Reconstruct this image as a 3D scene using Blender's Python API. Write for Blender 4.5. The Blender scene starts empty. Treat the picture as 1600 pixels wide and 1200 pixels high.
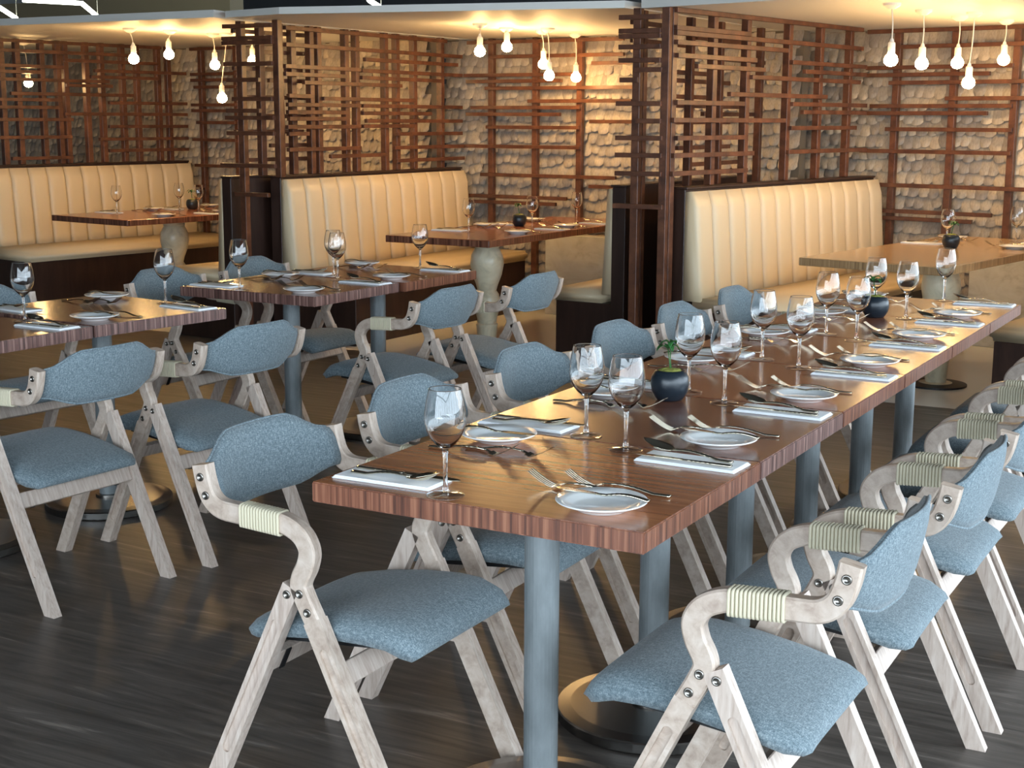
import bpy, bmesh, math, random
from mathutils import Vector, Matrix
random.seed(7)
SC = bpy.context.scene
COL = SC.collection
PI = math.pi

# ------------------------------------------------------------------ camera
cam_d = bpy.data.cameras.new('camera'); cam_o = bpy.data.objects.new('camera', cam_d); COL.objects.link(cam_o)
YAW, PITCH, ROLL = 0.5060, 0.18268, 0.00415
Fw = Vector((-math.sin(YAW)*math.cos(PITCH), math.cos(YAW)*math.cos(PITCH), -math.sin(PITCH)))
Rt = Vector((math.cos(YAW), math.sin(YAW), 0)); Up = Rt.cross(Fw)
R2 = math.cos(ROLL)*Rt + math.sin(ROLL)*Up; U2 = -math.sin(ROLL)*Rt + math.cos(ROLL)*Up
mw = Matrix((R2, U2, -Fw)).transposed().to_4x4(); mw.translation = Vector((0.9582, -2.2015, 1.4516))
cam_o.matrix_world = mw
cam_d.sensor_width = 36.0; cam_d.lens = 2246.0/1600*36.0; cam_d.clip_end = 100
SC.camera = cam_o
# ------------------------------------------------------------------ world, exposure
w = bpy.data.worlds.new('overcast_sky'); SC.world = w; w.use_nodes = True
bg = w.node_tree.nodes['Background']; bg.inputs[0].default_value = (0.74, 0.88, 1.0, 1); bg.inputs[1].default_value = 6.4
SC.view_settings.view_transform = 'Standard'; SC.view_settings.look = 'None'
SC.view_settings.exposure = 0.6; SC.view_settings.gamma = 1.0; SC.view_settings.use_curve_mapping = False
BULB_W = 120.0          # emission strength of the glowing bulbs
FACADE_X = 3.4

# ------------------------------------------------------------------ materials
def srgb(r, g, b):
    f = lambda c: ((c/255+0.055)/1.055)**2.4 if c/255 > 0.04045 else c/255/12.92
    return (f(r), f(g), f(b), 1)
def mat(name, col=(.5, .5, .5, 1), rough=.5, metal=0.0, **kw):
    m = bpy.data.materials.new(name); m.use_nodes = True
    b = m.node_tree.nodes['Principled BSDF']
    b.inputs['Base Color'].default_value = col; b.inputs['Roughness'].default_value = rough; b.inputs['Metallic'].default_value = metal
    for k, v in kw.items(): b.inputs[k].default_value = v
    return m
def N(m, t, **kw):
    n = m.node_tree.nodes.new(t)
    for k, v in kw.items(): setattr(n, k, v)
    return n
def LK(m, a, b): m.node_tree.links.new(a, b)
def bsdf(m): return m.node_tree.nodes['Principled BSDF']
def coords(m, scale, rot=(0, 0, 0), kind='Object'):
    tc = N(m, 'ShaderNodeTexCoord'); mp = N(m, 'ShaderNodeMapping')
    mp.inputs['Scale'].default_value = scale; mp.inputs['Rotation'].default_value = rot
    LK(m, tc.outputs[kind], mp.inputs['Vector']); return mp.outputs['Vector']
def ramp(m, fac, stops):
    r = N(m, 'ShaderNodeValToRGB'); e = r.color_ramp.elements
    while len(e) < len(stops): e.new(0.5)
    for i, (p, c) in enumerate(stops): e[i].position = p; e[i].color = c
    LK(m, fac, r.inputs['Fac']); return r.outputs['Color']
def noise(m, vec, scale=1.0, detail=6, rough=.6, dist=0.0):
    n = N(m, 'ShaderNodeTexNoise'); n.inputs['Scale'].default_value = scale; n.inputs['Detail'].default_value = detail
    n.inputs['Roughness'].default_value = rough; n.inputs['Distortion'].default_value = dist
    LK(m, vec, n.inputs['Vector']); return n.outputs['Fac']
def bump(m, h, strength=.2, dist=.002):
    b = N(m, 'ShaderNodeBump'); b.inputs['Strength'].default_value = strength; b.inputs['Distance'].default_value = dist
    LK(m, h, b.inputs['Height']); LK(m, b.outputs['Normal'], bsdf(m).inputs['Normal'])
def woodmat(name, stops, scale, rough=.4, nscale=1.0, dist=.6, kind='Object', bmp=.1, coat=0.0, detail=8):
    m = mat(name, rough=rough); v = coords(m, scale, kind=kind); f = noise(m, v, nscale, detail, .62, dist)
    LK(m, ramp(m, f, stops), bsdf(m).inputs['Base Color']); bump(m, f, bmp, .001)
    bsdf(m).inputs['Coat Weight'].default_value = coat; bsdf(m).inputs['Coat Roughness'].default_value = .12
    return m
def fabric(name, c1, c2, c3):
    m = mat(name, rough=.9); v1 = coords(m, (520, 120, 520)); v2 = coords(m, (120, 520, 120))
    f1 = noise(m, v1, 1.0, 3, .6); f2 = noise(m, v2, 1.0, 3, .6)
    mx = N(m, 'ShaderNodeMath', operation='ADD'); LK(m, f1, mx.inputs[0]); LK(m, f2, mx.inputs[1])
    hf = N(m, 'ShaderNodeMath', operation='MULTIPLY'); hf.inputs[1].default_value = .5; LK(m, mx.outputs[0], hf.inputs[0])
    LK(m, ramp(m, hf.outputs[0], [(.34, c1), (.48, c2), (.66, c3)]), bsdf(m).inputs['Base Color'])
    bump(m, hf.outputs[0], .35, .0015); bsdf(m).inputs['Sheen Weight'].default_value = .15
    return m
def emit(name, col, s):
    m = mat(name, col); bsdf(m).inputs['Emission Color'].default_value = col; bsdf(m).inputs['Emission Strength'].default_value = s; return m

MT = {}
MT['fabric'] = fabric('blue_grey_fabric', srgb(70, 83, 91), srgb(97, 111, 118), srgb(142, 154, 158))
MT['ash'] = woodmat('whitewashed_ash', [(.25, srgb(156, 135, 122)), (.5, srgb(189, 171, 158)), (.75, srgb(208, 194, 183))], (70, 90, 9), .5, 1.2, .4)
MT['arm_ash'] = woodmat('whitewashed_bent_ash', [(.25, srgb(152, 131, 116)), (.5, srgb(186, 167, 152)), (.75, srgb(206, 191, 178))], (26, 90, 26), .45, 1.2, .4)
MT['rope'] = mat('sisal_rope', srgb(206, 196, 170), .9)
MT['steel'] = mat('bolt_steel', srgb(150, 145, 138), .3, 1.0)
MT['black'] = mat('black_metal', srgb(22, 22, 24), .45)
MT['column'] = mat('grey_powder_coat', srgb(140, 148, 152), .42, .1)
f_ = noise(MT['column'], coords(MT['column'], (6, 6, 2)), 3, 5)
LK(MT['column'], ramp(MT['column'], f_, [(.3, srgb(100, 106, 108)), (.7, srgb(128, 134, 136))]), bsdf(MT['column']).inputs['Base Color'])
MT['base'] = mat('brushed_steel_base', srgb(128, 124, 120), .27, 1.0); bsdf(MT['base']).inputs['Anisotropic'].default_value = .6
MT['plate'] = mat('white_porcelain', srgb(238, 240, 240), .12, **{'Coat Weight': .4})
MT['napkin'] = mat('white_linen', srgb(240, 242, 244), .85)
bump(MT['napkin'], noise(MT['napkin'], coords(MT['napkin'], (30, 60, 30)), 1.0, 3), .25, .004)
MT['cutlery'] = mat('polished_cutlery', srgb(205, 196, 176), .14, 1.0)
MT['glass'] = mat('clear_glass', (1, 1, 1, 1), 0.0, **{'Transmission Weight': 1.0, 'IOR': 1.45})
tg = bpy.data.materials.new('thin_clear_glass'); tg.use_nodes = True; MT['thin_glass'] = tg
tg.node_tree.nodes.remove(bsdf(tg)); tr = N(tg, 'ShaderNodeBsdfTransparent'); gl = N(tg, 'ShaderNodeBsdfGlossy'); gl.inputs['Roughness'].default_value = .03
lw = N(tg, 'ShaderNodeLayerWeight'); fr_ = N(tg, 'ShaderNodeMath', operation='POWER'); fr_.inputs[1].default_value = 3.0; LK(tg, lw.outputs['Facing'], fr_.inputs[0]); mxs = N(tg, 'ShaderNodeMixShader')
LK(tg, fr_.outputs[0], mxs.inputs[0]); LK(tg, tr.outputs[0], mxs.inputs[1]); LK(tg, gl.outputs[0], mxs.inputs[2]); LK(tg, mxs.outputs[0], tg.node_tree.nodes['Material Output'].inputs['Surface'])
MT['pot'] = mat('black_glazed_pot', srgb(30, 38, 46), .3)
MT['moss'] = mat('moss', srgb(150, 152, 70), .95)
bump(MT['moss'], noise(MT['moss'], coords(MT['moss'], (90, 90, 90)), 1.0, 4), .9, .01)
MT['leaf'] = mat('green_leaf', srgb(48, 104, 50), .4)
MT['bulb'] = emit('glowing_bulb', (1.0, .62, .25, 1), BULB_W)
MT['white_fix'] = mat('white_plastic', srgb(225, 220, 208), .4)
MT['cord'] = mat('pale_cord', srgb(220, 214, 200), .6)
MT['canopy'] = mat('white_soffit', srgb(226, 222, 214), .55)
MT['lattice'] = woodmat('red_brown_timber', [(.3, srgb(64, 37, 25)), (.5, srgb(92, 55, 37)), (.72, srgb(118, 74, 50))], (12, 12, 12), .38, 1.0, .4, bmp=.05)
MT['dark_panel'] = woodmat('dark_wenge_panel', [(.3, srgb(40, 24, 18)), (.6, srgb(58, 38, 30)), (.8, srgb(66, 46, 36))], (10, 10, 1.2), .42, 1.6, .5, bmp=.05)
MT['leather'] = mat('cream_leatherette', srgb(214, 194, 160), .42)
bump(MT['leather'], noise(MT['leather'], coords(MT['leather'], (120, 120, 120)), 1.0, 4), .12, .001)
MT['marble'] = mat('pale_stone', srgb(190, 186, 174), .25)
f_ = noise(MT['marble'], coords(MT['marble'], (2, 2, 2), kind='Generated'), 2.2, 8, .6, 1.4)
LK(MT['marble'], ramp(MT['marble'], f_, [(.3, srgb(168, 162, 146)), (.5, srgb(196, 192, 180)), (.7, srgb(206, 204, 194))]), bsdf(MT['marble']).inputs['Base Color'])
MT['pedestal'] = mat('crackled_ceramic', srgb(206, 198, 172), .3)
f_ = noise(MT['pedestal'], coords(MT['pedestal'], (5, 5, 5)), 1.5, 6, .6, 1.0)
LK(MT['pedestal'], ramp(MT['pedestal'], f_, [(.3, srgb(184, 174, 148)), (.48, srgb(216, 205, 176)), (.7, srgb(228, 219, 194))]), bsdf(MT['pedestal']).inputs['Base Color'])
MT['tile'] = mat('pale_polished_floor', srgb(236, 234, 226), .22)
MT['floor'] = woodmat('dark_vinyl_oak', [(.28, srgb(52, 48, 45)), (.45, srgb(76, 70, 65)), (.6, srgb(95, 88, 82)), (.74, srgb(150, 140, 130))], (1.3, 15, 1), .38, 1.0, 2.2, bmp=.10, detail=12)
MT['slate'] = mat('dark_slate_paint', srgb(84, 86, 88), .8)
MT['plaster'] = mat('grey_plaster', srgb(150, 150, 148), .8)
MT['mullion'] = mat('dark_window_frame', srgb(40, 42, 44), .5)
MT['led'] = emit('led_strip', (.93, 1.0, .82, 1), 9.0)
MT['beam'] = mat('tan_beam', srgb(176, 160, 130), .6)
MT['pavement'] = mat('pavement', srgb(150, 150, 150), .9)
MT['shell'] = mat('shell_shingle', srgb(170, 154, 134), .6)
ta = N(MT['shell'], 'ShaderNodeAttribute', attribute_name='tone')
geo = N(MT['shell'], 'ShaderNodeNewGeometry'); mpv = N(MT['shell'], 'ShaderNodeMapping'); mpv.inputs['Scale'].default_value = (110, 110, 9)
LK(MT['shell'], geo.outputs['Position'], mpv.inputs['Vector']); fs = noise(MT['shell'], mpv.outputs['Vector'], 1.0, 3, .5)
mxx = N(MT['shell'], 'ShaderNodeMix', data_type='RGBA', blend_type='MULTIPLY'); mxx.inputs[0].default_value = .5
LK(MT['shell'], ramp(MT['shell'], ta.outputs['Fac'], [(.1, srgb(160, 150, 140)), (.5, srgb(180, 168, 152)), (.9, srgb(198, 184, 163))]), mxx.inputs[6])
LK(MT['shell'], ramp(MT['shell'], fs, [(.3, srgb(190, 186, 184)), (.6, srgb(255, 252, 248))]), mxx.inputs[7])
LK(MT['shell'], mxx.outputs[2], bsdf(MT['shell']).inputs['Base Color'])
MT['backing'] = mat('wall_backing', srgb(120, 108, 92), .9)
REDE = (srgb(66, 35, 24), srgb(116, 69, 49), srgb(150, 100, 75)); GREYE = (srgb(58, 38, 34), srgb(108, 76, 69), srgb(156, 122, 112))
def table_mats(i, dark, mid, light, gx=1.3, gy=24, edge=REDE):
    t = woodmat('table_veneer_%d' % i, [(.28, dark), (.5, mid), (.72, light)], (gx, gy, 1), .24, 1.0, 1.6, bmp=.03, coat=.35, detail=9)
    e = woodmat('table_edge_%d' % i, [(.36, edge[0]), (.5, edge[1]), (.64, edge[2])], (75, 75, 1.5), .4, 1.0, .1, bmp=.03)
    return t, e
TW = {
 'grained': table_mats(1, srgb(132, 78, 48), srgb(156, 97, 62), srgb(176, 116, 76)),
 'walnut': table_mats(2, srgb(78, 46, 34), srgb(112, 70, 52), srgb(140, 92, 70), edge=GREYE),
 'red': table_mats(3, srgb(116, 64, 42), srgb(146, 88, 60), srgb(168, 108, 76)),
 'oak': table_mats(4, srgb(150, 116, 78), srgb(180, 146, 104), srgb(198, 166, 124), edge=(srgb(120, 90, 58), srgb(160, 124, 84), srgb(180, 146, 106))),
}

# ------------------------------------------------------------------ mesh helpers
def finish(name, bm, m, parent=None, smooth=False, loc=None, mats=None):
    me = bpy.data.meshes.new(name)
    bmesh.ops.recalc_face_normals(bm, faces=bm.faces[:])
    if smooth:
        for f in bm.faces: f.smooth = True
    bm.to_mesh(me); bm.free()
    for mm in (mats or [m]): me.materials.append(mm)
    return linkobj(name, me, parent, loc)
def linkobj(name, me, parent=None, loc=None):
    o = bpy.data.objects.new(name, me); COL.objects.link(o)
    if parent: o.parent = parent
    if loc is not None: o.location = loc
    return o
def bx(bm, x0, x1, y0, y1, z0, z1, bev=0.0, seg=1):
    r = bmesh.ops.create_cube(bm, size=1.0)
    vs = r['verts']
    for v in vs: v.co = Vector(((x0+x1)/2+v.co.x*(x1-x0), (y0+y1)/2+v.co.y*(y1-y0), (z0+z1)/2+v.co.z*(z1-z0)))
    if bev > 0:
        es = list({e for v in vs for e in v.link_edges})
        bmesh.ops.bevel(bm, geom=es, offset=bev, segments=seg, affect='EDGES')
    return vs
def lathe(bm, prof, n=32, cap=True):
    rings = []
    for r, z in prof:
        if r < 1e-6: rings.append([bm.verts.new((0, 0, z))])
        else: rings.append([bm.verts.new((r*math.cos(2*PI*i/n), r*math.sin(2*PI*i/n), z)) for i in range(n)])
    for a, b in zip(rings, rings[1:]):
        for i in range(n):
            j = (i+1) % n
            if len(a) == 1 and len(b) == 1: continue
            if len(a) == 1: bm.faces.new((a[0], b[i], b[j]))
            elif len(b) == 1: bm.faces.new((a[i], a[j], b[0]))
            else: bm.faces.new((a[i], a[j], b[j], b[i]))
    if cap:
        for r in (rings[0], rings[-1]):
            if len(r) > 1: bm.faces.new(r)
def tube(bm, pts, r, n=8, closed=False, rz=None, fix=None):
    pts = [Vector(p) for p in pts]; rings = []
    up = Vector((0, 0, 1))
    for i, p in enumerate(pts):
        if closed: t = pts[(i+1) % len(pts)]-pts[i-1]
        else: t = pts[min(i+1, len(pts)-1)]-pts[max(i-1, 0)]
        t.normalize(); a = Vector(fix) if fix else t.cross(up)
        if a.length < 1e-3: a = t.cross(Vector((0, 1, 0)))
        a.normalize(); b = a.cross(t)
        rr = r[i] if isinstance(r, (list, tuple)) else r
        r2 = rr if rz is None else (rz[i] if isinstance(rz, (list, tuple)) else rz)
        rings.append([bm.verts.new(p + a*rr*math.cos(2*PI*k/n) + b*r2*math.sin(2*PI*k/n)) for k in range(n)])
    m = len(rings)
    for i in range(m if closed else m-1):
        A, B = rings[i], rings[(i+1) % m]
        for k in range(n): bm.faces.new((A[k], A[(k+1) % n], B[(k+1) % n], B[k]))
    if not closed: bm.faces.new(rings[0]); bm.faces.new(rings[-1])
def catmull(pts, sub=6):
    P = [Vector(p) for p in pts]; out = []
    for i in range(len(P)-1):
        p0, p1, p2, p3 = P[max(i-1, 0)], P[i], P[i+1], P[min(i+2, len(P)-1)]
        for k in range(sub):
            t = k/sub
            out.append(.5*((2*p1)+(p2-p0)*t+(2*p0-5*p1+4*p2-p3)*t*t+(3*p1-p0-3*p2+p3)*t**3))
    out.append(P[-1]); return out
def sweep_rect(bm, pts, wid, y0, y1, ch=.004):
    """bar following a path in the xz plane: in-plane width wid, thickness y0..y1, chamfered"""
    rings = []
    n = len(pts)
    for i, p in enumerate(pts):
        t = pts[min(i+1, n-1)]-pts[max(i-1, 0)]; t.normalize(); nr = Vector((-t.z, 0, t.x)); h = wid/2
        sec = [(-h+ch, y0), (h-ch, y0), (h, y0+ch), (h, y1-ch), (h-ch, y1), (-h+ch, y1), (-h, y1-ch), (-h, y0+ch)]
        rings.append([bm.verts.new(Vector((p.x+nr.x*a, b, p.z+nr.z*a))) for a, b in sec])
    for A, B in zip(rings, rings[1:]):
        for k in range(8): bm.faces.new((A[k], A[(k+1) % 8], B[(k+1) % 8], B[k]))
    bm.faces.new(rings[0]); bm.faces.new(rings[-1])
def groove_leg(bm, p0, p1, wid, y0, y1, side, g0, g1, gr=.0105, gd=.006, foot=True, tipround=False):
    """straight leg from p0 (top) to p1 (foot) in the xz plane; routed stadium groove on the outer face (side = -1: y0 face, +1: y1 face)"""
    p0 = Vector(p0); p1 = Vector(p1); t = (p1-p0); Lg = t.length; t.normalize(); nr = Vector((-t.z, 0, t.x)); h = wid/2
    yo, yi = (y0, y1) if side < 0 else (y1, y0); gy = yo + (gd if side < 0 else -gd)
    def W(a, b, y):
        q = p0+t*a+nr*b
        return Vector((q.x, y, q.z))
    def ext(a, b):      # keep the foot cut level with the floor
        if foot and a >= Lg-1e-6 and abs(t.z) > .1: a = Lg - (nr*b).z/t.z
        return a, b
    ca, cb = g0+gr, g1-gr; st = []; out = []
    K = 6
    for end, c, a_lim in ((0, ca, 0.0), (1, cb, Lg)):
        cor = math.atan2(h, abs(c-a_lim))
        angs = sorted(set([PI/2*k/K for k in range(K+1)]+[cor]))
        full = [(-1, x) for x in reversed(angs)]+[(1, x) for x in angs if x > 0]
        if end == 0: seq = [(s, x) for s, x in full]
        else: seq = [(-s, x) for s, x in full]
        for s, x in seq:
            d = -1 if end == 0 else 1
            st.append((c+d*gr*math.cos(x), s*gr*math.sin(x)))
            if x <= cor+1e-9: o = (a_lim, s*abs(c-a_lim)*math.tan(x))
            else: o = (c+d*h/math.tan(x) if x < PI/2-1e-6 else c, s*h)
            out.append(ext(*o))
    n = len(st)
    vo = [bm.verts.new(W(a, b, yo)) for a, b in out]; vs = [bm.verts.new(W(a, b, yo)) for a, b in st]
    vg = [bm.verts.new(W(a, b, gy)) for a, b in st]; vi = [bm.verts.new(W(a, b, yi)) for a, b in out]
    for i in range(n):
        j = (i+1) % n
        bm.faces.new((vo[i], vo[j], vs[j], vs[i])); bm.faces.new((vs[i], vs[j], vg[j], vg[i])); bm.faces.new((vo[i], vo[j], vi[j], vi[i]))
    bm.faces.new(vg); bm.faces.new(vi)
def thing(name, label, cat, loc=(0, 0, 0), rotz=0.0, group=None):
    o = bpy.data.objects.new(name, None); COL.objects.link(o); o.empty_display_size = .05
    o.location = loc; o.rotation_euler = (0, 0, rotz); tag(o, label, cat, group); return o
def tag(o, label, cat, group=None):
    o['label'] = label; o['category'] = cat
    if group: o['group'] = group
    return o
def struct(name, bm, m, parent=None, label=None, **kw):
    o = finish(name, bm, m, parent, **kw); o['kind'] = 'structure'
    if label: o['label'] = label
    return o
def copy_tree(root, parent=None):
    c = root.copy(); COL.objects.link(c); c.parent = parent
    for ch in root.children: copy_tree(ch, c)
    return c
class Proto:
    """first use hands out the thing itself, later uses copies of it and its parts"""
    def __init__(s, o): s.o = o; s.used = False
    def put(s, loc, rotz, label, group=None):
        o = copy_tree(s.o) if s.used else s.o
        s.used = True; o.location = loc; o.rotation_euler = (0, 0, rotz); o['label'] = label
        if group: o['group'] = group
        return o
class Frame:
    """plan frame of a booth: v runs into the booth, u across it"""
    def __init__(s, deg):
        s.a = math.radians(deg); s.u = Vector((math.cos(s.a), -math.sin(s.a), 0)); s.v = Vector((math.sin(s.a), math.cos(s.a), 0))
    def w(s, u, v, z=0): return s.u*u+s.v*v+Vector((0, 0, z))
FM, FR, FL = Frame(2), Frame(10.5), Frame(8.5)

# ================================================================== the setting
bm = bmesh.new(); bx(bm, -14, FACADE_X, -5, 5.2, -.1, 0); struct('floor', bm, MT['floor'], label='dark brown timber-look floor of the dining room')
bm = bmesh.new(); bx(bm, -14, FACADE_X, 5.2, 13, -.1, 0); struct('floor_booths', bm, MT['tile'], label='pale polished floor under the booths')
bm = bmesh.new(); bx(bm, -14, FACADE_X, -5, 13, 3.0, 3.1); struct('ceiling', bm, MT['slate'], label='dark slate-grey main ceiling')
bm = bmesh.new(); bx(bm, -14, FACADE_X, 13, 13.2, 0, 3.0); struct('wall_back', bm, MT['slate'], label='dark slate-grey wall far behind the booths')
bm = bmesh.new(); bx(bm, -14.2, -14, -5, 13, 0, 3.0); struct('wall_left', bm, MT['plaster'])
bm = bmesh.new(); bx(bm, -14, -3, -5.2, -5, 0, 3.0); bx(bm, -3, FACADE_X, -5.2, -5, 2.75, 3.0); bx(bm, -3, FACADE_X, -5.2, -5, 0, .12); struct('wall_front', bm, MT['plaster'])
for i in range(6):
    wf = bmesh.new(); x0 = -3+1.06*i; bx(wf, x0, x0+.07, -5.14, -5.02, .12, 2.75); bx(wf, x0+.07, x0+1.06, -5.14, -5.02, 2.05, 2.1); o = struct('window_%d' % (i+20), wf, MT['mullion'])
    p_ = bmesh.new(); bx(p_, x0+.07, x0+1.06, -5.09, -5.084, .12, 2.05); finish('pane', p_, MT['thin_glass'], o)
# glazed facade on the right: the daylight comes through it
bm = bmesh.new(); bx(bm, FACADE_X, FACADE_X+.15, -5, 13, 2.75, 3.0); bx(bm, FACADE_X, FACADE_X+.15, -5, 13, 0, .12); struct('wall_right', bm, MT['mullion'], label='dark head and sill of the glazed facade')
for i in range(15):
    y0 = -5+1.2*i
    wf = bmesh.new(); bx(wf, FACADE_X, FACADE_X+.12, y0, y0+.07, .12, 2.75); bx(wf, FACADE_X, FACADE_X+.12, y0+.07, y0+1.2, 2.05, 2.1)
    o = struct('window_%d' % (i+1), wf, MT['mullion'])
    p_ = bmesh.new(); bx(p_, FACADE_X+.05, FACADE_X+.056, y0+.07, y0+1.2, .12, 2.05)
    finish('pane', p_, MT['thin_glass'], o)
bm = bmesh.new(); bx(bm, FACADE_X+.2, 30, -30, 40, -.3, -.1); struct('ground_outside', bm, MT['pavement'])
pl = bpy.data.lights.new('window_right_offscreen', 'AREA'); pl.shape = 'RECTANGLE'; pl.size = 2.63; pl.size_y = 18
pl.cycles.is_portal = True
po = bpy.data.objects.new('window_right_offscreen', pl); COL.objects.link(po); po.location = (FACADE_X+.14, 4, 1.43); po.rotation_euler = (0, PI/2, 0)

pl2 = bpy.data.lights.new('window_front_offscreen', 'AREA'); pl2.shape = 'RECTANGLE'; pl2.size = 6.4; pl2.size_y = 2.63; pl2.cycles.is_portal = True
po2 = bpy.data.objects.new('window_front_offscreen', pl2); COL.objects.link(po2); po2.location = (.2, -5.16, 1.43); po2.rotation_euler = (PI/2, 0, 0)
# ---------------------------------------------------------------- canopies over the booths
def slab(name, pts, z0, z1, m, label):
    bm = bmesh.new(); a = [bm.verts.new((x, y, z0)) for x, y in pts]; b = [bm.verts.new((x, y, z1)) for x, y in pts]
    bm.faces.new(a); bm.faces.new(b)
    for i in range(len(pts)): bm.faces.new((a[i], a[(i+1) % len(pts)], b[(i+1) % len(pts)], b[i]))
    return struct(name, bm, m, label=label)
slab('ceiling_canopy_1', [(-13.9, 4.82), (-5.01, 4.8), (-5.06, 5.14), (-4.85, 8.6), (-13.9, 8.6)], 2.05, 2.095, MT['canopy'], 'white floating ceiling panel over the left booth')
slab('ceiling_canopy_2', [(-4.97, 4.86), (-4.47, 4.75), (-2.447, 5.20), (-2.40, 5.75), (-2.35, 8.6), (-4.80, 8.6)], 2.05, 2.09, MT['canopy'], 'white floating ceiling panel over the middle booth')
slab('ceiling_canopy_3', [(-2.374, 5.26), (-1.512, 5.06), (3.3, 3.9), (3.3, 8.6), (-2.33, 8.6)], 2.05, 2.10, MT['canopy'], 'white floating ceiling panel over the right booth')
bm = bmesh.new(); bx(bm, -13, -8.3, 8.9, 9.1, 2.42, 2.62); struct('trim_beam', bm, MT['beam'], label='tan beam above the left ceiling panel')
for i, pts in enumerate([[(-7.55, 5.65, 2.3), (-7.38, 6.07, 2.3), (-8.36, 7.22, 2.3)], [(-8.31, 6.11, 2.3), (-9.2, 7.09, 2.3)], [(-5.23, 6.78, 2.3), (-5.57, 7.44, 2.3)]]):
    t = thing('led_strip_light', ['bent LED strip hanging above the left ceiling panel', 'short straight LED strip above the left ceiling panel', 'LED strip hanging above the middle ceiling panel'][i], 'light', pts[0], 0, 'LED strips')
    bm = bmesh.new(); tube(bm, [Vector(p)-Vector(pts[0]) for p in pts], .018, 6); finish('tube', bm, MT['led'], t)
    bm = bmesh.new()
    for q in (0, -1): tube(bm, [Vector(pts[q])-Vector(pts[0]), Vector(pts[q])-Vector(pts[0])+Vector((0, 0, .7))], .003, 5)
    finish('suspension_wire', bm, MT['cord'], t)

# ---------------------------------------------------------------- shell-shingled booth walls
def shingle_mesh(wd, ht, seed):
    rnd = random.Random(seed); bm = bmesh.new(); NX, NZ = 6, 6; g = []
    for j in range(NZ+1):
        row = []
        for i in range(NX+1):
            a = i/NX*2-1; tz = j/NZ
            zb = -ht + ht*.27*(1-max(0, 1-abs(a*.98)**2.5)**(1/2.3))
            z = zb*tz
            y = -.004-.034*tz**1.4 - .020*(1-a*a)*tz**.8
            if j == NZ: y += .010
            row.append(bm.verts.new((a*wd/2*(1-.05*tz), y, z)))
        g.append(row)
    for j in range(NZ):
        for i in range(NX): bm.faces.new((g[j][i], g[j][i+1], g[j+1][i+1], g[j+1][i]))
    for f in bm.faces: f.smooth = True
    bmesh.ops.recalc_face_normals(bm, faces=bm.faces[:])
    me = bpy.data.meshes.new('shingle'); bm.to_mesh(me); bm.free(); me.materials.append(MT['shell']); return me
SH = []
for tone in (.15, .5, .85):
    for k, (a_, b_) in enumerate(((.088, .122), (.100, .128), (.078, .116))):
        me_ = shingle_mesh(a_, b_, k); at = me_.attributes.new('tone', 'FLOAT', 'POINT'); at.data.foreach_set('value', [tone]*len(me_.vertices)); SH.append(me_)
def shell_wall(name, fr, u0, u1, v, label, view, z1=2.05):
    """wall facing -v with overlapping rows of shells; `view` = part of the wall the photograph shows clearly"""
    bm = bmesh.new(); bx(bm, u0, u1, v+.02, v+.14, 0, z1)
    wall = struct(name, bm, MT['backing'], label=label); wall.rotation_euler = (0, 0, -fr.a)
    rnd = random.Random(len(name)*17+3); cand = []
    r = 0; z = z1-.005
    while z > .1:
        x = u0+.03+(r % 2)*.03
        while x < u1-.03:
            cand.append((x+rnd.uniform(-.006, .006), v+.02+rnd.uniform(-.003, .002), z+rnd.uniform(-.011, .011), rnd.randrange(3)+3*rnd.randrange(3), rnd.uniform(-.09, .09)))
            x += .068
        z -= .082; r += 1
    cx, cz = (view[0]+view[1])/2, 1.5
    inv = [c for c in cand if view[0] < c[0] < view[1] and c[2] > view[2]]
    inv.sort(key=lambda c: abs(c[0]-cx)+.4*abs(c[2]-cz)); ind = set(inv[:300]); rest = []
    for c in cand:
        if c in ind:
            o = linkobj('shingle', SH[c[3]], wall, (c[0], c[1], c[2])); o.rotation_euler = (0, c[4], 0)
        else: rest.append(c)
    vs, fs = [], []
    for c in rest:
        me = SH[c[3]]; k = len(vs); ca, sa = math.cos(c[4]), math.sin(c[4])
        vs += [(c[0]+q.co.x*ca+q.co.z*sa, c[1]+q.co.y, c[2]-q.co.x*sa+q.co.z*ca) for q in me.vertices]
        fs += [tuple(k+i for i in p.vertices) for p in me.polygons]
    me = bpy.data.meshes.new('shingle_field'); me.from_pydata(vs, [], fs); me.materials.append(MT['shell'])
    at = me.attributes.new('tone', 'FLOAT', 'POINT'); at.data.foreach_set('value', [q for c in rest for q in [(.15, .5, .85)[c[3]//3]]*len(SH[c[3]].vertices)])
    me.polygons.foreach_set('use_smooth', [True]*len(me.polygons))
    o = linkobj('shingle_field', me, wall); o['kind'] = 'stuff'
    return wall
shell_wall('wall_booth_right', FR, -3.80, -0.2, 7.36, 'wall of pale overlapping shell shingles behind the right booth', (-3.25, -2.02, .72))
shell_wall('wall_booth_middle', FM, -5.38, -2.45, 7.46, 'wall of pale overlapping shell shingles behind the middle booth', (-5.2, -3.6, .75))
shell_wall('wall_booth_left', FL, -12.6, -6.1, 6.52, 'wall of pale overlapping shell shingles behind the left booth', (-10.6, -8.1, 1.1))

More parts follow.
